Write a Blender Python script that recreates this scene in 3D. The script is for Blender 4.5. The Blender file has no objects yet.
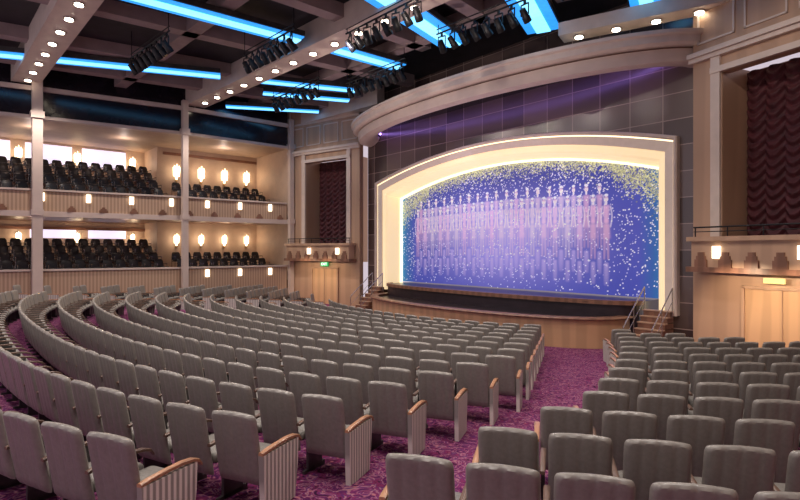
import bpy, bmesh, math, random
import numpy as np
from mathutils import Vector
random.seed(7); np.random.seed(7)
scene=bpy.context.scene
try:
    scene.view_settings.view_transform='Standard'
except Exception: pass
COL=scene.collection
CX,CY=-14.3,21.0
YAW=math.atan2(.762,.648)
def proj(x,y,z):
    c,s=math.cos(YAW),math.sin(YAW)
    cx=x*c+y*s; cz=-x*s+y*c
    if cz<.3: return (-999,-999,cz)
    return (400+533.3*cx/cz, 250-533.3*(z-3.2)/cz, cz)
def fz(r): return .14+max(0,.056*(r-9))
def floor_z(x,y): return fz(math.hypot(x-CX,y-CY))
# ---------------- materials
def mat(name,col,rough=.5,metal=0.,var=.12,scale=6.,bump=0.,emit=None,es=0.,kind='noise',col2=None,stretch=(1,1,1),coord='Object',spec=.5,bands='X'):
    m=bpy.data.materials.new(name); m.use_nodes=True
    nt=m.node_tree; N=nt.nodes; L=nt.links
    b=N['Principled BSDF']
    b.inputs['Roughness'].default_value=rough; b.inputs['Metallic'].default_value=metal
    b.inputs['Specular IOR Level'].default_value=spec
    tc=N.new('ShaderNodeTexCoord'); mp=N.new('ShaderNodeMapping'); mp.inputs['Scale'].default_value=stretch
    L.new(tc.outputs[coord],mp.inputs[0])
    if kind=='noise':
        t=N.new('ShaderNodeTexNoise'); t.inputs['Scale'].default_value=scale; t.inputs['Detail'].default_value=4
    elif kind=='wave':
        t=N.new('ShaderNodeTexWave'); t.inputs['Scale'].default_value=scale; t.inputs['Distortion'].default_value=0; t.bands_direction=bands
    elif kind=='wood':
        t=N.new('ShaderNodeTexWave'); t.inputs['Scale'].default_value=scale; t.inputs['Distortion'].default_value=6; t.inputs['Detail'].default_value=3
    L.new(mp.outputs[0],t.inputs['Vector'])
    cr=N.new('ShaderNodeValToRGB'); fac=t.outputs.get('Fac') or t.outputs[0]
    L.new(fac,cr.inputs[0])
    c2=col2 if col2 else tuple(c*(1-var*2) for c in col)
    c1=col if col2 else tuple(min(1,c*(1+var)) for c in col)
    cr.color_ramp.elements[0].color=(*c2,1); cr.color_ramp.elements[1].color=(*c1,1)
    cr.color_ramp.elements[0].position=.3; cr.color_ramp.elements[1].position=.7
    L.new(cr.outputs[0],b.inputs['Base Color'])
    if bump:
        bn=N.new('ShaderNodeBump'); bn.inputs['Strength'].default_value=bump; bn.inputs['Distance'].default_value=.02
        L.new(fac,bn.inputs['Height']); L.new(bn.outputs[0],b.inputs['Normal'])
    if emit:
        b.inputs['Emission Color'].default_value=(*emit,1); b.inputs['Emission Strength'].default_value=es
    return m
M={}
M['leather']=mat('seat_leather',(.235,.215,.195),.33,var=.06,scale=30,bump=.10)
M['cushion']=mat('seat_fabric',(.21,.195,.18),.5,var=.1,scale=40,bump=.2)
M['armwood']=mat('arm_wood',(.40,.20,.11),.35,kind='wood',scale=3,var=.15)
M['armdark']=mat('dark_arm_wood',(.13,.075,.055),.4,kind='wood',scale=3,var=.15)
M['stripe']=mat('striped_panel',(.68,.63,.58),.45,kind='wave',scale=5.5,col2=(.28,.26,.24),stretch=(0,1,0),bands='Y',bump=.3)
M['steel']=mat('dark_steel',(.09,.085,.085),.4,.6)
M['black']=mat('black_metal',(.012,.012,.014),.45,.3)
M['bseat']=mat('balcony_upholstery',(.024,.021,.024),.38,var=.2,scale=20)
M['wood']=mat('blond_wood',(.47,.30,.20),.4,kind='wood',scale=.5,var=.04,stretch=(1,1,.15),bump=.02)
M['gold']=mat('peach_wood',(.60,.37,.21),.4,kind='wood',scale=.7,var=.05,stretch=(1,1,.15))
M['wooddark']=mat('reddish_wood',(.23,.11,.07),.4,kind='wood',scale=.9,var=.1,stretch=(1,1,.15))
M['cream']=mat('cream_plaster',(.64,.53,.46),.55,var=.04,scale=3)
M['canopy']=mat('beige_canopy',(.60,.48,.42),.5,var=.04,scale=2)
M['creamwall']=mat('warm_wall',(.55,.41,.31),.6,var=.05,scale=2)
M['flute']=mat('fluted_panel',(.52,.36,.25),.5,kind='wave',scale=2.2,col2=(.37,.24,.16),stretch=(0,1,0),bands='Y')
M['taupe']=mat('taupe_beam',(.34,.26,.26),.6,var=.08,scale=2)
M['dark']=mat('dark_ceiling',(.022,.018,.026),.6,var=.2,scale=2)
M['darkglass']=mat('dark_glass',(.014,.011,.017),.15,var=.2,scale=1.5)
M['brass']=mat('brass',(.6,.4,.18),.3,.9)
M['glass']=mat('alabaster_glow',(1,.85,.6),.5,emit=(1,.83,.60),es=3.0)
M['white']=mat('downlight_glow',(1,1,1),.5,emit=(1,.86,.66),es=14)
M['frameglow']=mat('cove_glow',(1,.9,.7),.5,emit=(1,.82,.50),es=1.8)
M['frameband']=mat('cream_band_painted_glow',(.64,.53,.47),.5,var=.03,emit=(1,.78,.60),es=.12)  # faint emission stands in for cove light falling on the band
M['reveal']=mat('reveal_painted_glow',(.78,.66,.48),.5,var=.03,emit=(1,.74,.40),es=.72)  # emission paints the cove's warm wash onto reveal and inner step
M['blue']=mat('blue_neon',(.05,.35,.8),.5,emit=(.025,.25,.72),es=1.5)
M['bluecore']=mat('cyan_neon',(.3,.8,1),.5,emit=(.20,.62,1),es=2.0)
M['violet']=mat('added_violet_glow',(.4,.2,.9),.5,emit=(.42,.24,.95),es=5)
M['panelglow']=mat('white_panel_glow',(.9,.85,1),.5,emit=(.82,.76,1),es=1.0)
M['step']=mat('step_light',(1,1,1),.5,emit=(1,.86,.62),es=3.2)
M['deck']=mat('stage_deck',(.03,.02,.026),.3,scale=3,var=.15)
M['chrome']=mat('brushed_metal',(.6,.58,.56),.25,.9)
M['sign']=mat('sign_plate',(.7,.55,.2),.5,emit=(.9,.7,.3),es=.6)
M['green']=mat('green_sign_plate',(.02,.3,.1),.5,emit=(.03,.5,.15),es=.8)
M['letter']=mat('white_letters',(.9,.9,.9),.5,emit=(1,1,1),es=1.5)
M['drape']=mat('burgundy_velvet',(.075,.012,.018),.65,var=.2,scale=5)
def carpet():
    m=bpy.data.materials.new('patterned_carpet'); m.use_nodes=True; nt=m.node_tree; N=nt.nodes; L=nt.links
    b=N['Principled BSDF']; b.inputs['Roughness'].default_value=.95; b.inputs['Specular IOR Level'].default_value=.1
    tc=N.new('ShaderNodeTexCoord')
    n=N.new('ShaderNodeTexNoise'); n.inputs['Scale'].default_value=5.0; n.inputs['Detail'].default_value=2; n.inputs['Distortion'].default_value=2.2
    L.new(tc.outputs['Object'],n.inputs['Vector'])
    cr=N.new('ShaderNodeValToRGB'); L.new(n.outputs[0],cr.inputs[0])
    e=cr.color_ramp.elements
    e[0].position=.30; e[0].color=(.03,.008,.035,1); e[1].position=.75; e[1].color=(.20,.035,.12,1)
    for p,c in ((.40,(.19,.025,.09,1)),(.47,(.09,.02,.11,1)),(.52,(.36,.16,.20,1)),(.56,(.18,.025,.11,1)),(.64,(.045,.01,.06,1))):
        x=e.new(p); x.color=c
    v=N.new('ShaderNodeTexVoronoi'); v.inputs['Scale'].default_value=7.; L.new(tc.outputs['Object'],v.inputs['Vector'])
    r2=N.new('ShaderNodeValToRGB'); L.new(v.outputs['Distance'],r2.inputs[0])
    r2.color_ramp.elements[0].position=.10; r2.color_ramp.elements[0].color=(1,1,1,1)
    r2.color_ramp.elements[1].position=.18; r2.color_ramp.elements[1].color=(0,0,0,1)
    mx=N.new('ShaderNodeMixRGB'); L.new(r2.outputs[0],mx.inputs[0]); L.new(cr.outputs[0],mx.inputs[1]); mx.inputs[2].default_value=(.38,.13,.16,1)
    L.new(mx.outputs[0],b.inputs['Base Color'])
    return m
M['carpet']=carpet()
def tiles():
    m=bpy.data.materials.new('plum_glass_tiles'); m.use_nodes=True; nt=m.node_tree; N=nt.nodes; L=nt.links
    b=N['Principled BSDF']; b.inputs['Roughness'].default_value=.24
    g=N.new('ShaderNodeNewGeometry'); s=N.new('ShaderNodeSeparateXYZ'); c=N.new('ShaderNodeCombineXYZ')
    L.new(g.outputs['Position'],s.inputs[0]); L.new(s.outputs[0],c.inputs[0]); L.new(s.outputs[2],c.inputs[1])
    br=N.new('ShaderNodeTexBrick'); br.offset=0; br.inputs['Scale'].default_value=1
    br.inputs['Brick Width'].default_value=1.05; br.inputs['Row Height'].default_value=.8; br.inputs['Mortar Size'].default_value=.014
    br.inputs['Color1'].default_value=(.055,.036,.034,1); br.inputs['Color2'].default_value=(.16,.11,.10,1); br.inputs['Mortar'].default_value=(.36,.26,.23,1)
    L.new(c.outputs[0],br.inputs['Vector']); L.new(br.outputs[0],b.inputs['Base Color'])
    b.inputs['Specular IOR Level'].default_value=.9
    return m
M['tiles']=tiles()
# ---------------- mesh builder
class MB:
    def __init__(s,mp=None): s.V=[]; s.F=[]; s.mp=mp
    def add(s,pts,faces):
        o=len(s.V)
        for p in pts: s.V.append(tuple(s.mp(*p)) if s.mp else tuple(p))
        for f in faces: s.F.append([i+o for i in f])
        return s
    def box(s,x0,x1,y0,y1,z0,z1):
        return s.add([(x0,y0,z0),(x1,y0,z0),(x1,y1,z0),(x0,y1,z0),(x0,y0,z1),(x1,y0,z1),(x1,y1,z1),(x0,y1,z1)],
            [(0,3,2,1),(4,5,6,7),(0,1,5,4),(1,2,6,5),(2,3,7,6),(3,0,4,7)])
    def obox(s,p,q,w,z0,z1):
        p=Vector(p);q=Vector(q); d=(q-p).normalized(); n=Vector((-d.y,d.x))*w/2
        a=[p+n,p-n,q-n,q+n]
        return s.add([(v.x,v.y,z0) for v in a]+[(v.x,v.y,z1) for v in a],[(0,1,2,3),(7,6,5,4),(0,4,5,1),(1,5,6,2),(2,6,7,3),(3,7,4,0)])
    def prism(s,poly,z0,z1):
        n=len(poly)
        return s.add([(x,y,z0) for x,y in poly]+[(x,y,z1) for x,y in poly],[list(range(n))[::-1],list(range(n,2*n))]+[(i,(i+1)%n,n+(i+1)%n,n+i) for i in range(n)])
    def grid(s,rows,closed=False,wrap=False,caps=False):
        nr=len(rows); nc=len(rows[0]); pts=[p for r in rows for p in r]; F=[]
        for i in range(nr if wrap else nr-1):
            for j in range(nc if closed else nc-1):
                a=i*nc+j; b=i*nc+(j+1)%nc; i2=(i+1)%nr
                F.append((a,b,i2*nc+(j+1)%nc,i2*nc+j))
        if caps and closed:
            F.append(list(range(nc))[::-1]); F.append([(nr-1)*nc+j for j in range(nc)])
        return s.add(pts,F)
    def cyl(s,p,q,r,n=10,r2=None):
        p=Vector(p);q=Vector(q);d=(q-p).normalized(); u=d.orthogonal().normalized(); v=d.cross(u)
        r2=r if r2 is None else r2
        rows=[[tuple(c+(u*math.cos(t)+v*math.sin(t))*rr) for t in [2*math.pi*k/n for k in range(n)]] for c,rr in ((p,r),(q,r2))]
        return s.grid(rows,closed=True,caps=True)
    def lathe(s,c,prof,n=12):
        rows=[[(c[0]+r*math.cos(2*math.pi*k/n),c[1]+r*math.sin(2*math.pi*k/n),c[2]+z) for k in range(n)] for r,z in prof]
        return s.grid(rows,closed=True,caps=True)
    def sweep(s,path,norms,prof):
        rows=[[(x+nx*o,y+ny*o,z) for o,z in prof] for (x,y),(nx,ny) in zip(path,norms)]
        return s.grid(rows,closed=True,caps=True)
def meta(o,label=None,cat=None,group=None,kind=None):
    if label:o['label']=label
    if cat:o['category']=cat
    if group:o['group']=group
    if kind:o['kind']=kind
def mesh_from(name,V,F,m,smooth=False,recalc=True):
    me=bpy.data.meshes.new(name); me.from_pydata([tuple(v) for v in V],[],[list(f) for f in F])
    if recalc:
        bm=bmesh.new(); bm.from_mesh(me); bmesh.ops.recalc_face_normals(bm,faces=bm.faces); bm.to_mesh(me); bm.free()
    me.materials.append(m)
    if smooth:
        for p in me.polygons: p.use_smooth=True
        try: me.set_sharp_from_angle(angle=math.radians(40))
        except Exception: pass
    return me
def obj(name,mb,m,parent=None,smooth=False,bevel=0,**k):
    V=mb.V
    if parent is not None: off=Vector(parent['_o'])
    else:
        xs=[v[0] for v in V];ys=[v[1] for v in V];zs=[v[2] for v in V]
        off=Vector(((min(xs)+max(xs))/2,(min(ys)+max(ys))/2,min(zs)))
    me=mesh_from(name,[(v[0]-off.x,v[1]-off.y,v[2]-off.z) for v in V],mb.F,m,smooth)
    o=bpy.data.objects.new(name,me); COL.objects.link(o)
    if parent is not None: o.parent=parent
    else: o.location=off
    if bevel:
        b=o.modifiers.new('bevel','BEVEL'); b.width=bevel; b.segments=2; b.limit_method='ANGLE'
    meta(o,**k); return o
TEMP=[]
def empty(name,loc,rz=0,**k):
    o=bpy.data.objects.new(name,None); o.empty_display_size=.2; COL.objects.link(o); o.location=loc; o.rotation_euler[2]=rz
    o['_o']=list(loc); TEMP.append(o); meta(o,**k); return o
def S(name,mb,m,**k): return obj(name,mb,m,kind='structure',**k)
# lights
def plight(loc,e,col,r=.08,name='point_light'):
    l=bpy.data.lights.new(name,'POINT'); l.energy=e; l.color=col; l.shadow_soft_size=r
    o=bpy.data.objects.new(name,l); COL.objects.link(o); o.location=loc; return o
def spot(loc,tgt,e,col,ang=80,r=.1,blend=.6):
    l=bpy.data.lights.new('spot_light','SPOT'); l.energy=e; l.color=col; l.spot_size=math.radians(ang); l.spot_blend=blend; l.shadow_soft_size=r
    o=bpy.data.objects.new('spot_light',l); COL.objects.link(o); o.location=loc
    d=Vector(tgt)-Vector(loc); o.rotation_euler=d.to_track_quat('-Z','Y').to_euler(); return o
# ---------------- floor
mb=MB(); xs=np.arange(-35,5.01,.5); ys=np.arange(-6,19.01,.5)
mb.grid([[(x,y,floor_z(x,y)) for x in xs] for y in ys])
S('floor',mb,M['carpet'],smooth=True,label='burgundy purple patterned carpet on a gently raked floor')
S('ceiling',MB().box(-35,5,-6,19,11.3,11.5),M['dark'],label='dark ceiling above the auditorium')
# ---------------- stage wall with arch opening
HW=6.72; ZC=5.92; RISE=1.0; YW=17.0; DZ=1.56
def arch(o,n=40,zb=1.2):
    pts=[(CX-(HW+o),zb)]
    for i in range(n+1):
        t=-1+2*i/n; pts.append((CX+(HW+o)*t, ZC+o+RISE*(1-t*t)))
    pts.append((CX+(HW+o),zb)); return pts
A=arch(.3)
mb=MB(); yb=YW+.3
XL,XR=-22.6,-6.0
for yy in (YW,yb):
    mb.add([(XL,yy,0),(A[0][0],yy,0),(A[0][0],yy,11.3),(XL,yy,11.3)],[(0,1,2,3)])
    mb.add([(XR,yy,0),(A[-1][0],yy,0),(A[-1][0],yy,11.3),(XR,yy,11.3)],[(0,1,2,3)])
    a=A[1:-1]
    mb.grid([[(x,yy,z),(x,yy,11.3)] for x,z in a])
S('wall_stage',mb,M['tiles'],label='glossy bronze brown tiled wall around the stage opening')
pf=empty('proscenium_arch',(CX,YW,1.2),label='cream arched stage frame with painted warm glow on inner face',cat='stage frame')
def ring(prof,m,name,**k):
    mb=MB(); paths=[arch(o) for o,y in prof]
    rows=[[(paths[j][i][0],prof[j][1],paths[j][i][1]) for j in range(len(prof))] for i in range(len(paths[0]))]
    mb.grid(rows,closed=True,caps=True); return obj(name,mb,m,parent=pf,**k)
ring([(.62,YW),(.62,16.80),(.66,16.76),(.70,16.76),(.73,16.80),(.73,YW)],M['cream'],'outer_trim')
ring([(.58,16.97),(.58,16.91),(.62,16.89),(.62,16.97)],M['frameglow'],'cove_light',label='thin warm light line')
ring([(.32,YW),(.32,16.92),(.58,16.88),(.58,YW)],M['frameband'],'cream_band',label='mauve beige band with painted soft glow')
ring([(.12,YW),(.12,17.0),(.28,16.98),(.32,16.98),(.32,YW)],M['reveal'],'inner_step',label='recessed cream step with painted warm glow')
ring([(.30,YW),(.12,YW),(.06,17.1),(-.06,17.85),(.3,17.9)],M['reveal'],'reveal',label='inner reveal with painted warm glow')
ring([(-.06,17.86),(-.09,17.81),(-.12,17.86),(-.12,17.96),(.3,17.96),(.3,17.91)],M['frameglow'],'reveal_light',label='thin glowing strip beside the curtain')
# ---------------- curtain with printed picture
def curtain():
    nx,nz=760,350; z0,z1=DZ+.03,7.35; x0,x1=CX-6.95,CX+6.95
    u=np.linspace(0,1,nx); v=np.linspace(0,1,nz); U,Vv=np.meshgrid(u,v)
    img=np.zeros((nz,nx,3))
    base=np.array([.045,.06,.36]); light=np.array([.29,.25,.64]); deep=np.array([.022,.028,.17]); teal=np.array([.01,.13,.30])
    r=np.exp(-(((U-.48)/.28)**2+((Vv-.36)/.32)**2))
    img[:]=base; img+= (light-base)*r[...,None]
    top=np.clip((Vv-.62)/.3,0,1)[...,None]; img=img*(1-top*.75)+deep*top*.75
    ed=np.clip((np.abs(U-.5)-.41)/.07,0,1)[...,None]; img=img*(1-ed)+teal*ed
    def disc(cu,cv,ru,rv,c,al=1.,soft=.4):
        i0=max(0,int((cu-ru)*nx)-1); i1=min(nx,int((cu+ru)*nx)+2); j0=max(0,int((cv-rv)*nz)-1); j1=min(nz,int((cv+rv)*nz)+2)
        if i0>=i1 or j0>=j1: return
        d=((U[j0:j1,i0:i1]-cu)/ru)**2+((Vv[j0:j1,i0:i1]-cv)/rv)**2
        a=np.clip((1.15-d)/soft,0,1)[...,None]*al
        img[j0:j1,i0:i1]=img[j0:j1,i0:i1]*(1-a)+np.array(c)*a
    rnd=np.random.rand
    for k in range(1500):
        cu=rnd(); cv=.03+.9*rnd()**.8; s=.0010+.0013*rnd()
        disc(cu,cv,s,s*2.2,(.66,.64,.85),.8)
    def fig(cu,hv,side,k=1.):
        cost=np.array([.62,.46,.68])+np.array([.03,-.03,0])*math.sin(cu*60)
        if side: cost=np.array([.60,.36,.56])
        pale=(.82,.74,.86); foot=hv-.37; z=.86
        for sg in(-1,1):
            for t in np.linspace(0,1,26): disc(cu+sg*.0052*(1-t*.35),foot+.21*t,(.0046+.0030*t)*z,.010,cost*(.8+.25*t),.36*k,1.)
        for t in np.linspace(0,1,14): disc(cu,hv-.24+.11*t,(.0170-.005*t)*z,.014,cost*.95,.30*k,1.1)
        for t in np.linspace(0,1,14):
            vv=hv-.042-.10*t; disc(cu,vv,(.0135-.0050*t)*z,.012,cost*1.1,.46*k,.9)
        for sg in(-1,1):
            for t in np.linspace(0,1,12):
                disc(cu+sg*(.0130+.004*math.sin(t*3.14))*z,hv-.048-.12*t,.0026,.010,pale,.4*k,1.)
        disc(cu,hv-.023,.0030,.012,pale,.75)
        disc(cu,hv,.0054,.015,(.84,.74,.82),.9)
        disc(cu,hv+.012,.0058,.007,(.42,.28,.46),.7)
        disc(cu,hv+.026,.0060,.010,(.84,.81,.94),.8,.8)
        disc(cu-.0020,hv+.001,.0008,.003,(.15,.08,.15)); disc(cu+.0020,hv+.001,.0008,.003,(.15,.08,.15)); disc(cu,hv-.008,.0014,.002,(.5,.1,.2))
        for t in np.linspace(0,1,14): disc(cu,foot-.03-.13*t,.0095-.003*abs(t-.5),.010,(.54,.42,.70),.36*(1-.6*t),1.)
    n=20
    for i in range(n-1): fig(.085+.76*(i+1)/n,.665+.02*math.sin(i/(n-2)*math.pi),i<1 or i>n-4,.8)
    for i in range(n): fig(.085+.76*(i+.5)/n,.595+.02*math.sin(i/(n-1)*math.pi),i<1 or i>n-3)
    for k in range(5000):
        cu=rnd(); cv=rnd(); s=.0009+.0012*rnd()
        if rnd()>.2+cv*.7: continue
        if .15<cv<.64 and .09<cu<.85 and rnd()<.5: continue
        disc(cu,cv,s,s*2.2,(.84,.84,.88),.85)
    for k in range(13000):
        cu=rnd(); lim=.98-.20*(2*cu-1)**2 ; cv=lim-abs(np.random.randn())*.060-.02
        if abs(cu-.5)>.34: cv-=rnd()*.22*(abs(cu-.5)-.28)/.2
        s=.0009+.0013*rnd(); g=rnd()
        disc(cu,cv,s,s*2.0,(.60*(.3+.7*g),.62*(.3+.7*g),.38*(.3+.7*g)),.85)
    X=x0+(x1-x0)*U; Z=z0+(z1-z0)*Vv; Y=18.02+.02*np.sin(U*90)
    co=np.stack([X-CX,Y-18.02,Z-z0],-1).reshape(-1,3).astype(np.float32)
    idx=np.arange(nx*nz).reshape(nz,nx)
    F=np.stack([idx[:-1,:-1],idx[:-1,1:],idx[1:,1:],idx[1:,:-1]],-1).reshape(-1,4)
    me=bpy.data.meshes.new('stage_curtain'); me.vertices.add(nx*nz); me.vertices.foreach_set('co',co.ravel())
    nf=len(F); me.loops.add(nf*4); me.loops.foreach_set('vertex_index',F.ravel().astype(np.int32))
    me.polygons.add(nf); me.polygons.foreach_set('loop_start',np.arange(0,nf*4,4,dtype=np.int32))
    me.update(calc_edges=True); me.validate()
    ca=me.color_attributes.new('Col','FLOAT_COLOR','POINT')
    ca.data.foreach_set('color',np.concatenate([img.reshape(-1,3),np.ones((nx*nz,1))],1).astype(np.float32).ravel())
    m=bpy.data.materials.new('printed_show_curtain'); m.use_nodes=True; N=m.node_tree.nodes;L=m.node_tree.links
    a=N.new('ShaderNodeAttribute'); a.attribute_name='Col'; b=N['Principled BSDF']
    L.new(a.outputs['Color'],b.inputs['Base Color']); L.new(a.outputs['Color'],b.inputs['Emission Color']); b.inputs['Emission Strength'].default_value=.66; b.inputs['Roughness'].default_value=.9  # emission of the print stands in for stage lighting on it
    me.materials.append(m)
    o=bpy.data.objects.new('stage_curtain',me); COL.objects.link(o); o.location=(CX,18.02,z0)
    meta(o,'blue violet show curtain printed with a line of costumed dancers','curtain')
curtain()
# ---------------- stage
st=empty('stage',(CX,YW,.14),label='dark stage platform with curved blond wood front',cat='stage')
def bow(hw,dep,n=48,y0=YW-.02,ex=.8):
    return [(CX-hw*math.cos(math.pi*i/n), y0-dep*math.sin(math.pi*i/n)**ex) for i in range(n+1)]
p1=bow(6.3,1.3)
obj('deck',MB().prism(p1+[(CX+6.3,18.6),(CX-6.3,18.6)],.1,DZ-.01),M['deck'],parent=st)
def bnorm(path):
    out=[]
    for i in range(len(path)):
        a=path[max(0,i-1)];b=path[min(len(path)-1,i+1)]; d=Vector((b[0]-a[0],b[1]-a[1])).normalized(); out.append((d.y,-d.x))
    return out
p2=bow(6.0,3.0,ex=.65)
p2n=bnorm(p2)
obj('pit_wall',MB().sweep(p2,p2n,[(0,.1),(.12,.1),(.12,1.02),(0,1.02)]),M['gold'],parent=st,smooth=True,label='curved blond wood orchestra wall')
obj('pit_rail_cap',MB().sweep(p2,p2n,[(-.14,1.02),(.22,1.02),(.24,1.06),(.2,1.10),(-.14,1.10)]),M['wooddark'],parent=st,smooth=True,label='dark wood cap rail')
obj('pit_cover',MB().prism(bow(5.9,2.85,ex=.65),.96,1.0),M['deck'],parent=st)
p1n=bnorm(p1)
obj('deck_edge',MB().sweep(p1,p1n,[(-.1,DZ-.12),(.06,DZ-.12),(.06,DZ+.02),(-.1,DZ+.02)]),M['wooddark'],parent=st,smooth=True)
for sx,xx in ((1,CX+6.98),(-1,CX-6.98)):
    e=empty('stage_steps',(xx,16,.14),label='small wooden steps with slim metal handrails beside the stage',cat='steps')
    mb=MB(); f0=.14; rs=(DZ-.2-f0)/7
    for k in range(7): mb.box(xx-.40,xx+.40,15.35+.19*k,16.72,f0+rs*k-(0 if k else .02),f0+rs*(k+1)-.03)
    obj('step_block',mb,M['wooddark'],parent=e)
    for k in range(7): obj('tread',MB().box(xx-.42,xx+.42,15.33+.19*k,15.54+.19*k,f0+rs*(k+1)-.03,f0+rs*(k+1)),M['wood'],parent=e,label='pale wooden tread')
    for sd in(-.42,.42):
        mb=MB()
        a=(xx+sd,15.25,.9);b=(xx+sd,16.6,2.05)
        mb.cyl(a,b,.02); mb.cyl((xx+sd,15.25,.1),a,.018); mb.cyl((xx+sd,16.6,1.2),b,.018); mb.cyl((xx+sd,15.9,.7),(xx+sd,15.9,1.46),.014)
        mb.cyl((xx+sd,15.25,.5),(xx+sd,16.6,1.65),.01)
        obj('handrail',mb,M['chrome'],parent=e,smooth=True)
# ---------------- canopy ring
cn=48
def ell(a,b): 
    P=[];Nn=[]
    for i in range(cn+1):
        t=math.pi*i/cn; P.append((CX-a*math.cos(t),YW-b*math.sin(t)))
        n=Vector((-math.cos(t)/a,-math.sin(t)/b)).normalized(); Nn.append((n.x,n.y))
    return P,Nn
cp,cnn=ell(8.25,2.85)
cnp=empty('curved_canopy',(CX,YW,8.5),label='large sweeping beige curved canopy above the stage arch',cat='canopy')
obj('fascia',MB().sweep(cp,cnn,[(-.95,8.98),(-.80,8.80),(-.50,8.66),(-.18,8.60),(-.02,8.65),(.02,8.76),(.04,9.0),(-.95,9.0)]),M['canopy'],parent=cnp,smooth=True)
obj('shadow_groove',MB().sweep(cp,cnn,[(-.5,9.0),(-.03,9.0),(-.03,9.05),(-.5,9.05)]),M['wooddark'],parent=cnp,smooth=True)
obj('upper_ledge',MB().sweep(cp,cnn,[(-.5,9.05),(.20,9.05),(.28,9.12),(.30,9.30),(.38,9.34),(.39,9.44),(-.5,9.44)]),M['cream'],parent=cnp,smooth=True)
obj('added_violet_strip',MB().sweep(cp,cnn,[(-1.08,9.12),(-1.0,9.10),(-1.0,9.2),(-1.08,9.2)]),M['violet'],parent=cnp,smooth=True,label='added violet glowing strip for a wall wash')  # added emissive strip that washes the tiled wall violet
obj('soffit',MB().prism(ell(8.2,2.8)[0],9.32,9.40),M['darkglass'],parent=cnp)
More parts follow.
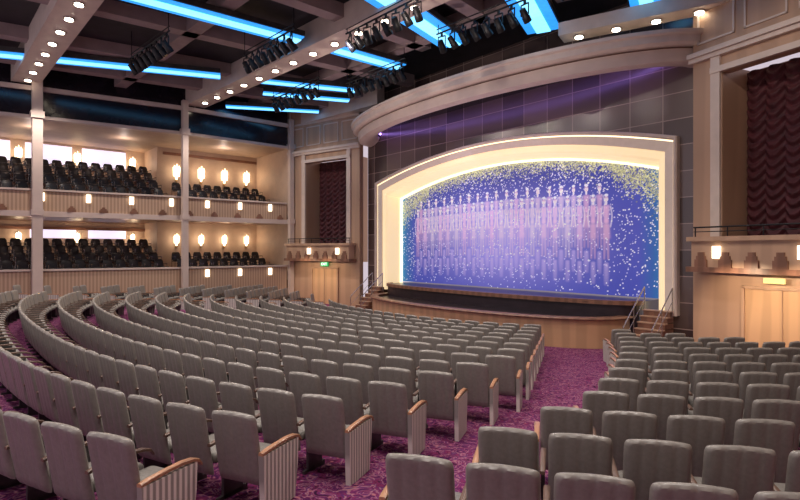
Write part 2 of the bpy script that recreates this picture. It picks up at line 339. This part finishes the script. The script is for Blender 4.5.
# ---------------- side walls with draped alcoves
def text(s,loc,rot,size,m,parent,name='sign_lettering'):
    c=bpy.data.curves.new(name,'FONT'); c.body=s; c.size=size; c.extrude=.004; c.align_x='CENTER'; c.align_y='CENTER'; c.resolution_u=3
    t=bpy.data.objects.new('tmp',c); COL.objects.link(t); bpy.context.view_layer.update()
    me=bpy.data.meshes.new_from_object(t.evaluated_get(bpy.context.evaluated_depsgraph_get())); bpy.data.objects.remove(t)
    me.materials.clear(); me.materials.append(m)
    o=bpy.data.objects.new(name,me); COL.objects.link(o); o.parent=parent; o.location=Vector(loc)-Vector(parent['_o']); o.rotation_euler=rot; return o
def side(sgn,idx):
    ox=CX+sgn*8.1; oy=16.3; dx,dy=sgn*.9678,-.2516
    nx,ny=-sgn*.2516,-.9678
    def mp(s,n,z): return (ox+dx*s+nx*n, oy+dy*s+ny*n, z)
    tag='left' if sgn<0 else 'right'
    L=5.2; s0,s1=.85,3.85; z0,z1=3.55,8.05
    w=MB(mp)
    w.box(0,s0,-.3,0,0,11.3); w.box(s1,L,-.3,0,0,11.3); w.box(s0,s1,-.3,0,z1,11.3); w.box(s0,s1,-.3,0,0,z0-.9)
    w.box(s0,s1,-1.5,-1.3,z0-1,z1+.2); w.box(s0-.2,s0,-1.5,-.3,z0-1,z1+.2); w.box(s1,s1+.2,-1.5,-.3,z0-1,z1+.2)
    S('wall_'+tag,w,M['wood'],label='blond wood panelled side wall with a draped opening')
    t=MB(mp)
    t.box(-.05,L,0,.22,8.62,8.75); t.box(-.05,L,0,.14,8.5,8.62)
    for a,b in ((s0-.28,s0-.02),(s1+.02,s1+.28)): t.box(a,b,0,.09,z0,8.5)
    t.box(s0-.28,s1+.28,0,.12,z1,z1+.16)
    t.box(0,L,0,.05,10.2,10.3)
    for k in range(4):
        t.box(.15+k*1.3,1.2+k*1.3,0,.04,9.0,9.05); t.box(.15+k*1.3,1.2+k*1.3,0,.04,10.0,10.05); t.box(.15+k*1.3,.2+k*1.3,0,.04,9.0,10.05); t.box(1.15+k*1.3,1.2+k*1.3,0,.04,9.0,10.05)
    S('trim_%d'%(idx),t,M['cream'],label='cream moulding around the wooden alcove')
    mb=MB(mp); rows=[]
    NR=150
    for k in range(NR):
        z=z0-.9+(z1+.1-z0+.9)*k/(NR-1)
        row=[]
        for j in range(121):
            s=s0+.02+(s1-s0-.04)*j/120; ph=(j/120*6)%1; q=(2*ph-1)**2
            y=-.95+.045*math.sin(2*math.pi*(z-.24*q)/.27)*(1-.5*q)-.12*q
            row.append((s,y,z))
        rows.append(row)
    mb.grid(rows); obj('stage_box_drape',mb,M['drape'],smooth=True,label='dark maroon drape gathered in fine scalloped swags',cat='curtain')
    e=empty('box_balustrade',mp(2.3,.2,2.65),label='blond wood box front with small glowing lamps and black rail',cat='balustrade')
    mb=MB(mp); mb.box(.3,4.9,.02,.5,2.7,3.5); mb.box(.2,5.0,.02,.58,3.44,3.56)
    obj('front_panel',mb,M['wood'],parent=e)
    mb=MB(mp); mb.box(.2,5.0,.02,.6,2.6,2.74)
    obj('lower_moulding',mb,M['wooddark'],parent=e)
    for k in range(7):
        c=.6+k*.67; mb=MB(mp)
        for q,(h,wd) in enumerate(((2.98,.28),(3.08,.2),(3.18,.12))): mb.box(c-wd/2-.03,c+wd/2+.03,.5,.56-.01*q,2.74,h-.04)
        obj('stepped_ornament',mb,M['wooddark'],parent=e)
    mb=MB(mp)
    mb.cyl((.3,.4,3.82),(4.9,.4,3.82),.022); mb.cyl((.3,.4,3.70),(4.9,.4,3.70),.012)
    for k in range(6): mb.cyl((.35+k*.9,.4,3.55),(.35+k*.9,.4,3.82),.015)
    obj('guard_rail',mb,M['black'],parent=e)
    for c in (1.05,3.1):
        mb=MB(mp); mb.box(c-.09,c+.09,.5,.60,2.98,3.30); obj('lamp',mb,M['step'],parent=e,label='small rectangular glowing lamp')
    mb=MB(mp); mb.box(1.5,3.3,0,.06,.1,2.2)
    S('door_%d'%idx,mb,M['gold'],label='pale peach wooden double door below the balustrade')
    mb=MB(mp)
    mb.box(1.42,1.5,0,.1,.1,2.27);mb.box(3.3,3.38,0,.1,.1,2.27);mb.box(1.42,3.38,0,.1,2.2,2.27);mb.box(2.39,2.41,.05,.08,.1,2.2)
    S('trim_%d'%(idx+2),mb,M['wood'],label='blond wood door surround')
    if sgn<0:
        es=empty('exit_sign',mp(2.35,.1,2.3),label='small green glowing exit sign above the door',cat='sign')
        mb=MB(mp); mb.box(2.08,2.62,.1,.15,2.32,2.55); obj('sign_plate',mb,M['green'],parent=es)
        text('EXIT',mp(2.35,.158,2.435),(math.pi/2,0,math.atan2(-dy,-dx)),.2,M['letter'],es)
    else:
        mb=MB(mp); mb.box(2.0,2.5,.1,.15,2.36,2.50)
        obj('door_sign',mb,M['sign'],label='small glowing yellow sign plate above the door',cat='sign')
    pe_=70 if sgn<0 else 130
    spot(mp(1.6,1.6,2.75),mp(1.8,0,.9),pe_,(1,.76,.5),120,.0); spot(mp(3.2,1.6,2.75),mp(3.2,0,.9),pe_,(1,.76,.5),120,.0)  # added warm spots without fixtures, brighten the doors
    return mp
mpL=side(-1,1); mpR=side(1,2)
S('wall_right_rear',MB().obox((-1.0,15.1),(2.6,9),.3,0,11.3).obox((2.6,9),(3.4,-5.5),.3,0,11.3),M['wood'],label='blond wood side wall')
# ---------------- balconies
FP=[(-27.35,14.75),(-27.35,9.0),(-28.2,3.0),(-29.0,-1.5),(-29.6,-4.5)]
def fx(y):
    for (xa,ya),(xb,yb_) in zip(FP,FP[1:]):
        if ya>=y>=yb_: return xa+(xb-xa)*(ya-y)/(ya-yb_)
    return FP[0][0] if y>9 else FP[-1][0]
fn=[(1,0),(1,.05),(.98,.15),(.98,.17),(.98,.19)]
S('wall_left_rear',MB().box(-34.4,-34.1,-5,9.2,0,11.3).box(-34.4,-31.6,9.0,9.25,0,11.3).box(-31.9,-31.6,9.25,15.2,0,11.3).box(-31.9,-27.3,14.95,15.2,0,11.3),M['creamwall'],label='warm tan wall behind the balcony seating')
def plat(off,y1,y0,xb):
    ys=[y for y in (y1,9.0,3.0,-1.5,y0) if y0<=y<=y1]; ys=sorted(set(ys),reverse=True)
    return [(fx(min(y,14.75))-off,y) for y in ys]+[(xb,y0),(xb,y1)]
LEV=[('lower',1.5,.36,2.35,.25),('upper',5.05,.50,5.88,4.75)]
for nm,zf,rise,ztop,zbot in LEV:
    z0=zbot
    mb=MB().prism(plat(.12,14.9,-4.5,-31.6),z0,zf); mb.prism([(-31.6,9.0),(-31.6,-4.5),(-34.1,-4.5),(-34.1,9.0)],z0,zf)
    S('floor_'+nm+'_tier',mb,M['wooddark'],label='floor slab of the '+nm+' seating tier')
    for k in range(1,5):
        mb=MB().prism(plat(.55+.95*k,8.95,-4.5,-34.1),zf+(k-1)*rise if k>1 else zf,zf+k*rise)
        S('floor_riser',mb,M['wooddark'],label='stepped riser under a balcony seat row')
        if k<3: S('floor_riser',MB().prism(plat(.55+.95*k,14.9,9.3,-31.6),zf+(k-1)*rise,zf+k*rise),M['wooddark'],label='stepped riser under a balcony seat row')
    e=empty('theater_balcony',(-28,5,zbot),label=('lower' if nm=='lower' else 'upper')+' tier front of fluted blond wood with cream cap',cat='balcony')
    obj('parapet',MB().sweep(FP,fn,[(-.1,zbot),(.08,zbot),(.08,ztop-.1),(-.1,ztop-.1)]),M['flute'],parent=e)
    mb=MB().sweep(FP,fn,[(-.14,ztop-.08),(.15,ztop-.08),(.15,ztop),(-.14,ztop)])
    obj('cap_rail',mb,M['canopy'],parent=e)
    if nm=='upper': obj('lower_moulding',MB().sweep(FP,fn,[(-.1,zbot-.08),(.16,zbot-.08),(.16,zbot+.16),(-.1,zbot+.16)]),M['canopy'],parent=e)
    y=14.3
    while y>-1 and nm=='upper':
        x=fx(y); mb=MB()
        for q,(h,wd) in enumerate(((.12,.34),(.19,.23),(.26,.12))):
            mb.box(x+.05,x+.17-.01*q,y-wd/2,y+wd/2,zbot+.16,zbot+.16+h)
        obj('stepped_ornament',mb,M['wooddark'],parent=e)
        y-=1.25
    y=13.7
    while y>-.5:
        x=fx(y)
        if nm=='upper' or y>9:
            mb=MB().box(x+.08,x+.15,y-.09,y+.09,ztop-.52,ztop-.16); obj('lamp',mb,M['step'],parent=e,label='small glowing rectangular lamp')
        y-=1.75
TOP=9.0
S('ceiling_balcony',MB().prism(plat(.12,14.9,-4.5,-34.1),TOP,TOP+.1),M['creamwall'],label='cream ceiling over the upper balcony')
S('wall_fascia',MB().sweep(FP,fn,[(-.1,TOP),(.1,TOP),(.1,11.3),(-.1,11.3)]),M['darkglass'],label='dark glossy band above the balcony')
S('trim_10',MB().sweep(FP,fn,[(-.12,TOP-.06),(.22,TOP-.06),(.22,TOP+.08),(-.12,TOP+.08)]).sweep(FP,fn,[(-.12,10.15),(.24,10.15),(.24,10.35),(-.12,10.35)]),M['canopy'],label='cream band along the balcony ceiling edge')
S('trim_11',MB().box(-31.6,-31.5,9.3,14.9,8.6,8.75).box(-34.1,-34.0,-4,9,4.3,4.45),M['wooddark'],label='dark moulding on cream wall')
for (y,z,w,h) in ((6.85,7.85,2.2,1.0),(4.2,7.85,2.1,1.0),(1.5,7.85,2.0,1.0),(7.0,3.85,1.9,.55),(4.4,3.85,2.1,.55)):
    obj('glowing_wall_panel',MB().box(-34.08,-34.02,y-w/2,y+w/2,z,z+h),M['panelglow'],label='pale lilac glowing wall panel',cat='light panel',group='glowing panels behind balcony seats')
for i,(x,y,w) in enumerate(((-27.07,14.9,.26),(-27.04,9.0,.27),(-27.84,3.0,.38))):
    zf=floor_z(x,y)
    mb=MB().box(x-w/2,x+w/2,y-w/2,y+w/2,zf,10.6).box(x-w/2-.06,x+w/2+.06,y-w/2-.06,y+w/2+.06,TOP-.1,TOP+.2).box(x-w/2-.04,x+w/2+.04,y-w/2-.04,y+w/2+.04,4.7,4.95).box(x-w/2-.06,x+w/2+.06,y-w/2-.06,y+w/2+.06,zf,zf+.25)
    obj('column',mb,M['canopy'],label='square beige column standing at the balcony front',cat='column')
def rbox(mb,x0,x1,y0,y1,z0,z1,r=.03):
    rows=[]
    for z,ins in ((z0,r),(z0+r*.5,.3*r),(z0+r,0),(z1-r,0),(z1-r*.5,.3*r),(z1,r)):
        a0,a1,b0,b1=x0+ins,x1-ins,y0+ins,y1-ins; c=r
        rows.append([(a0+c,b0,z),(a1-c,b0,z),(a1-.3*c,b0+.3*c,z),(a1,b0+c,z),(a1,b1-c,z),(a1-.3*c,b1-.3*c,z),(a1-c,b1,z),(a0+c,b1,z),(a0+.3*c,b1-.3*c,z),(a0,b1-c,z),(a0,b0+c,z),(a0+.3*c,b0+.3*c,z)])
    mb.grid(rows,closed=True,caps=True); return mb
def lmesh(name,mb,m,smooth=True): return mesh_from(name,mb.V,mb.F,m,smooth)
b_back=MB(); rows=[]
for v in (0,.1,.4,.7,.88,.96,1.):
    w=.235 if v<.6 else .235-.075*((v-.6)/.4)**2.2; z=.44+.42*v; yc=-.2-.06*v; t=.035 if v<.96 else .015
    rows.append([(-w,yc-t*.4,z),(-w*.8,yc-t,z),(w*.8,yc-t,z),(w,yc-t*.4,z),(w,yc+t*.4,z),(w*.8,yc+t,z),(-w*.8,yc+t,z),(-w,yc+t*.4,z)])
b_back.grid(rows,closed=True,caps=True)
b_seat=MB(); rbox(b_seat,-.24,.24,-.17,.24,.38,.48,.03)
b_leg=MB().box(-.25,.25,-.22,.22,.34,.37)
for sx in(-.25,.25):
    for sy in(-.2,.2): b_leg.cyl((sx,sy,0),(sx,sy,.62),.012,6)
    b_leg.cyl((sx,-.22,.62),(sx,.22,.62),.018,6)
bparts=[('backrest',lmesh('bal_back',b_back,M['bseat'])),('seat_cushion',lmesh('bal_seat',b_seat,M['bseat'])),('chair_frame',lmesh('bal_frame',b_leg,M['chrome']))]
def place(name,loc,rz,parts,**k):
    e=bpy.data.objects.new(name,None); COL.objects.link(e); e.location=loc; e.rotation_euler[2]=rz; meta(e,**k)
    for pn,me in parts:
        o=bpy.data.objects.new(pn,me); COL.objects.link(o); o.parent=e
    return e
for nm,zf,rise,ztop,zbot in LEV:
    for k in range(5):
        y=8.5
        while y>.6:
            x=fx(y)-(.90+.95*k if k else .62)
            place('balcony_chair',(x,y,zf+k*rise+.003),math.radians(-90+random.uniform(-2,2)+8),bparts,label='black upholstered chair in a balcony row',cat='chair',group='black chairs on the '+nm+' balcony')
            y-=.58
    for k in range(3):
        y=14.3
        while y>9.6:
            x=-27.35-(.90+.95*k if k else .62)
            place('balcony_chair',(x,y,zf+k*rise+.003),math.radians(-90+random.uniform(-2,2)+8),bparts,label='black upholstered chair in a balcony row',cat='chair',group='black chairs on the '+nm+' balcony')
            y-=.58
def sconce(x,y,z,s=1.):
    e=empty('wall_sconce',(x,y,z),label='tall fluted alabaster wall sconce glowing warm',cat='wall lamp',group='wall sconces behind balcony')
    mb=MB(); c=(x+.16,y,z)
    mb.lathe(c,[(.02,-.30*s),(.05,-.26*s),(.065,-.1*s),(.075,.12*s),(.08,.26*s)],10)
    for q in range(5):
        a=math.pi*(q/4-.5); px,py=c[0]+.06*math.cos(a),y+.10*s*math.sin(a)
        mb.cyl((px,py*1.0,z-.14*s),(px+.02,y+(py-y)*1.3,z+.36*s-.14*s*abs(q-2)/2),.03*s,6,.018*s)
    obj('shade',mb,M['glass'],parent=e,smooth=True)
    obj('bracket',MB().lathe(c,[(.01,-.42*s),(.04,-.38*s),(.05,-.32*s),(.03,-.28*s)],8).box(x,x+.14,y-.04,y+.04,z-.36*s,z-.26*s),M['brass'],parent=e)
    plight((x+.55,y,z+.1),13,(1,.70,.44),.0)
for y in (8.3,5.5,2.85,.3): sconce(-34.1,y,8.2,1.2); sconce(-34.1,y,3.85,.9)
for y in (14.2,12.8,11.4,10.0): sconce(-31.6,y,7.6,1.4); sconce(-31.6,y,3.75,1.1)
for y in (3,7,12):
    plight((-30.3 if y<9 else -29.6,y,8.6),20,(1,.78,.68),.0); plight((-30 if y<9 else -29.4,y,4.35),12,(1,.76,.64),.0)  # added fill points inside both tiers, no fixtures of their own
# ---------------- ceiling beams
def beam(p,q,w,z0,z1,m,i,lab): return S('trim_%d'%i,MB().obox(p,q,w,z0,z1),m,label=lab)
beam((-28.4,2.6),(0,3.6),1.0,10.45,11.3,M['cream'],20,'cream ceiling beam with downlights')
beam((-28.4,9.5),(-3,11.2),.95,10.45,11.3,M['cream'],21,'cream ceiling beam with downlights')
beam((-27.2,15.4),(-20.5,16.2),.5,10.3,11.3,M['cream'],22,'cream ceiling beam beside the canopy')
beam((-9.6,14.9),(-4.4,16.6),.7,9.9,10.3,M['cream'],23,'cream ceiling beam beside the canopy')
k=24
for (p,q) in (((-28.2,6.2),(-3,7.4)),((-28,12.6),(-4,14.0)),((-24.2,-1),(-21.6,16.5)),((-27.4,-1),(-24.3,16)),((-19.8,-1),(-18.6,16.5)),((-14.6,2),(-14.9,14)),((-10.2,4),(-11.8,14)),((-6,4),(-9.2,14.5)),((-28.5,-1),(1,0))):
    beam(p,q,.5,10.85,11.3,M['taupe'],k,'taupe ceiling joist'); k+=1
for p,q,w in (((-25.6,.6),(-22.3,8.9),.8),((-21.9,10.2),(-20.2,14.6),.65),((-17.0,2.6),(-16.7,9.5),.85),((-16.55,11.0),(-16.5,14.0),.85),((-11.9,8.6),(-13.4,14.0),1.1),((-9.0,11.6),(-10.6,15.4),1.1),((-26.8,11.0),(-24.6,15.2),.6),((-6.2,13.0),(-7.4,16.0),.9),((-23.4,11.4),(-21.8,15.2),.6)):
    P=Vector(p);Q=Vector(q)
    e=empty('neon_light_trough',(*((P+Q)/2),10.6),label='glowing blue neon light trough hung under dark ceiling',cat='ceiling light',group='blue neon ceiling troughs')
    obj('trough',MB().obox(P,Q,w+.1,10.62,10.8),M['steel'],parent=e)
    obj('blue_panel',MB().obox(P,Q,w,10.59,10.62),M['blue'],parent=e)
    obj('tube',MB().obox(P,Q,w*.42,10.56,10.59),M['bluecore'],parent=e,label='bright cyan light strip')
def downlight(x,y,z):
    e=empty('downlight',(x,y,z),label='round glowing downlight set in a cream beam',cat='ceiling light',group='ceiling downlights')
    obj('lens',MB().cyl((x,y,z-.075),(x,y,z-.05),.12,14),M['white'],parent=e)
    obj('trim_collar',MB().lathe((x,y,z),[(.12,-.002),(.16,-.002),(.16,-.045),(.12,-.05)],14),M['chrome'],parent=e)
for i in range(15):
    x=-27.5+i*1.35
    downlight(x,2.6+(x+28.4)*1.0/28.4,10.45)
for i in range(16):
    x=-27.4+i*1.3
    downlight(x,9.5+(x+28.4)*1.7/25.4,10.45)
for i in range(5):
    t=(i+.5)/5; downlight(-9.6+5.2*t,14.9+1.7*t,9.9)
sl_body=MB().lathe((0,0,0),[(.045,-.19),(.09,-.17),(.10,.05),(.115,.07),(.115,.22),(.11,.23)],10)
sl_lens=MB().lathe((0,0,0),[(.10,.20),(.10,.235)],10)
sl_yoke=MB().box(-.14,-.125,-.02,.02,-.02,.3).box(.125,.14,-.02,.02,-.02,.3).box(-.14,.14,-.02,.02,.28,.31).box(-.03,.03,-.03,.03,.3,.40)
def rotx(mb,a):
    c,s=math.cos(a),math.sin(a); mb.V=[(x,y*c-z*s,y*s+z*c) for x,y,z in mb.V]
for mb_ in(sl_body,sl_lens): rotx(mb_,math.radians(-140))
slp=[('lamp_body',lmesh('spot_body',sl_body,M['black'])),('lens',lmesh('spot_lens',sl_lens,M['darkglass'])),('yoke',lmesh('spot_yoke',sl_yoke,M['black']))]
for p,q,n in (((-21.5,5.2),(-18.0,5.5),8),((-23.0,11.7),(-19.2,11.9),8),((-18.6,8.3),(-15.2,8.5),8),((-18.8,13.0),(-15.2,13.2),8),((-14.5,10.0),(-10.9,10.1),8),((-12.6,12.3),(-9.0,12.5),8),((-8.0,12.0),(-5.2,12.8),6)):
    P=Vector(p);Q=Vector(q)
    mb=MB().cyl((*P,10.3),(*Q,10.3),.03,8)
    for t in (.02,.98):
        r=P.lerp(Q,t); mb.cyl((*r,10.3),(*r,11.28),.015,6)
    mb.cyl((*P,10.45),(*Q,10.45),.02,6)
    obj('lighting_pipe',mb,M['black'],label='black metal lighting pipe hanging from the ceiling',cat='lighting rig')
    for i in range(n):
        r=P.lerp(Q,(i+.5)/n)
        place('stage_spotlight',(r.x,r.y,9.87),random.uniform(-.4,.4),slp,label='black stage spotlight clamped to a ceiling pipe',cat='spotlight',group='stage spotlights on ceiling pipes')
# ---------------- auditorium seats
SC=.955
def scl(mb): mb.V=[(x*SC,y*SC,z*(SC if z>0 else 1)) for x,y,z in mb.V]; return mb
def back_mesh():
    mb=MB(); rows=[]; nxp=24
    for v in (0,.02,.06,.15,.3,.45,.6,.75,.88,.93,.965,.99,1.0):
        w=.258; t=.036
        if v>.9: q=(v-.9)/.1; w=.258-.030*(1-math.sqrt(max(0,1-q*q))); t=.038*math.sqrt(max(0.04,1-q**4))
        if v<.06: t=.036*(.5+.5*v/.06)
        z=.27+.69*v; yc=-.20-.13*v; row=[]
        top=.014 
        for j in range(nxp+1):
            a=-1+2*j/nxp; th=t*(1-abs(a)**14*.85); g=.009*abs(math.sin(math.pi*4*(a+1)/2))**.45*(1 if .03<v<.97 else .3)
            row.append((a*w,yc-th-g,z+(top*(1-a*a) if v>.5 else 0)))
        for j in range(nxp+1):
            a=1-2*j/nxp; th=t*(1-abs(a)**14*.85)
            row.append((a*w,yc+th,z+(top*(1-a*a) if v>.5 else 0)))
        rows.append(row)
    mb.grid(rows,closed=True,caps=True); return mb
s_back=back_mesh()
s_seat=MB(); rbox(s_seat,-.25,.25,-.17,.30,.35,.47,.035)
def armm(sx,k=1.):
    mb=MB(); rows=[]
    for y,z,w in ((-.30,.60,.026),(-.22,.612,.028),(-.05,.622,.028),(.12,.625,.030),(.24,.612,.030),(.31,.585,.028),(.345,.54,.024)):
        w*=k; rows.append([(sx-w,y,z-.015),(sx-w,y,z+.008),(sx-w*.6,y,z+.014),(sx+w*.6,y,z+.014),(sx+w,y,z+.008),(sx+w,y,z-.015)])
    mb.grid(rows,closed=True,caps=True); return mb
def supm(sx): return MB().box(sx-.015,sx+.015,-.12,.16,.0,.60).box(sx-.015,sx+.015,-.2,.22,-.02,.04)
def panm(sx):
    mb=MB(); x0,x1=sx-.028,sx+.028
    P=[(-.27,.0),(.22,.0),(.27,.35),(.28,.585),(-.30,.585)]
    mb.add([(x0,y,z) for y,z in P]+[(x1,y,z) for y,z in P],[(4,3,2,1,0),(5,6,7,8,9)]+[(i,(i+1)%5,5+(i+1)%5,5+i) for i in range(5)]); return mb
SX=.2925; SP=.566
G={'back':lmesh('seat_back_mesh',scl(s_back),M['leather']),'seat':lmesh('seat_cushion_mesh',scl(s_seat),M['cushion']),
 'arm':lmesh('inner_armrest_mesh',scl(armm(SX,.85)),M['armdark']),'armR':lmesh('armrest_mesh',scl(armm(SX)),M['armwood']),'armL':lmesh('armrest_mesh_b',scl(armm(-SX)),M['armwood']),
 'sup':lmesh('arm_support_mesh',scl(supm(SX)),M['steel'],False),'panR':lmesh('end_panel_mesh',scl(panm(SX)),M['stripe'],False),'panL':lmesh('end_panel_mesh_b',scl(panm(-SX)),M['stripe'],False)}
seats=[]
def pend(R): return min(32,max(26,27+(21-R)))*math.pi/180
def bump(R,ph,pe,i):
    a=(.35 if i==0 else .85)*(R/21)
    q=max(-1,min(1,ph/pe))
    Re=R-a*(1-q*q)**2; dR=a*4*q*(1-q*q)/pe
    return Re, ph-math.atan(dR/Re)
for i in range(14):
    R=22-.955*i; pe=pend(R); gap=(1.95+.11*max(0,R-17.8))/R
    ph=pe; L_=[]
    while ph>=-pe:
        Re,hd=bump(R,ph,pe,i); L_.append((Re,ph,hd)); ph-=SP/Re*math.cos(ph-hd)
    for j,(Re,ph,hd) in enumerate(L_): seats.append((Re,ph,'R' if j==0 else ('L' if j==len(L_)-1 else ''),hd))
    Rr=21.5-.92*i; dp=SP/Rr; ph=math.radians(32.0+.97*(21.5-Rr)+(1.5 if i>2 else .5*i)); blk=[]; j=0
    while j<=18:
        x=CX+Rr*math.sin(ph); y=CY-Rr*math.cos(ph)
        if x>1.4-max(0,(y-8))*.55 or (y>13.9): break
        blk.append(ph)
        ph+=dp; j+=1
    for q,ph in enumerate(blk): seats.append((Rr,ph,'L' if q==0 else ('R' if q==len(blk)-1 else ''),ph))
    dp=SP/R; blk=[]; ph=-pe-gap
    while True:
        x=CX+R*math.sin(ph); y=CY-R*math.cos(ph)
        if x<-26.3 or y>13.5 or len(blk)>14: break
        blk.append(ph); ph-=dp
    for q,ph in enumerate(blk): seats.append((R,ph,'R' if q==0 else ('L' if q==len(blk)-1 else ''),ph))
vis=[]
for R,ph,en,hd in seats:
    x=CX+R*math.sin(ph); y=CY-R*math.cos(ph); z=fz(R)
    px,py,d=proj(x,y,z+.9)
    if d>1.5 and -60<px<870 and py<570: vis.append((d,x,y,z,hd,en))
vis.sort()
def parts_for(en):
    P=[('backrest',G['back']),('seat_cushion',G['seat'])]
    P+= [('armrest',G['armR']),('end_panel',G['panR'])] if en=='R' else [('armrest',G['arm']),('arm_support',G['sup'])]
    if en=='L': P+= [('armrest',G['armL']),('end_panel',G['panL'])]
    return P
for d,x,y,z,ph,en in vis[:300]:
    place('auditorium_chair',(x,y,z+.005),ph,parts_for(en),label='grey channelled leather theater chair '+('with striped end panel' if en else 'in a curved row'),cat='chair',group='grey theater chairs in curved rows')
rest=vis[300:]
mats=[]; V=[];F=[];MI=[]
for d,x,y,z,ph,en in rest:
    c,s=math.cos(ph),math.sin(ph)
    for pn,me in parts_for(en):
        m=me.materials[0]
        if m not in mats: mats.append(m)
        mi=mats.index(m); o=len(V)
        for v in me.vertices: V.append((x+v.co.x*c-v.co.y*s, y+v.co.x*s+v.co.y*c, z+.005+v.co.z))
        for p in me.polygons: F.append([q+o for q in p.vertices]); MI.append(mi)
if rest:
    me=bpy.data.meshes.new('distant_chair_rows'); me.from_pydata(V,[],F)
    for m in mats: me.materials.append(m)
    me.polygons.foreach_set('material_index',MI); me.polygons.foreach_set('use_smooth',[True]*len(F)); me.set_sharp_from_angle(angle=math.radians(40))
    o=bpy.data.objects.new('distant_chair_rows',me); COL.objects.link(o)
    meta(o,'grey theater chairs in curved rows close to the stage','chairs','grey theater chairs in curved rows','stuff')
print('SEATS',len(vis))
# ---------------- lights
W=(1,.87,.77)
for x in (-26,-21,-16,-11,-6): spot((x,3.0+(x+28)*.035,10.3),(x,3.3,0),980,W,120,.15)
for x in (-25,-20,-15,-10,-5): spot((x,9.8+(x+28)*.06,10.3),(x,9.6,0),880,W,120,.15)
for x,y in ((-9,-1),(-2,-1),(-1,5),(-16,-2)): spot((x,y,10.6),(x,y,0),980,(1,.91,.85),125,.3)
for x in (-20,-17,-14,-11,-8.5): spot((x,9.0,9.9),(x*.7-4.3,14.3,9.0),140,(1,.84,.74),75,0)  # added invisible spots that brighten the canopy fascia
for x in (-19,-15,-11): spot((x,14.0,1.4),(x*.8-2.9,14.9,9),340,(1,.76,.80),90,0)  # added unseen uplights that brighten the canopy from below
spot((-14.3,9.5,10.0),(-14.3,18,4),500,(.85,.8,1),50,0)
spot((-5,9.2,10.2),(-3.5,16,4),650,W,80,.0)
spot((-24,10.2,10.2),(-25,16,4),500,W,80,.0)
w=bpy.data.worlds.new('world'); scene.world=w; w.use_nodes=True
bg=w.node_tree.nodes['Background']; bg.inputs[0].default_value=(.81,.69,.78,1); bg.inputs[1].default_value=.80
for o in TEMP:
    if '_o' in o: del o['_o']
cam=bpy.data.cameras.new('camera'); cam.lens=24; cam.sensor_width=36; cam.clip_end=200
co=bpy.data.objects.new('camera',cam); COL.objects.link(co); co.location=(0,0,3.2); co.rotation_euler=(math.radians(90),0,YAW)
scene.camera=co
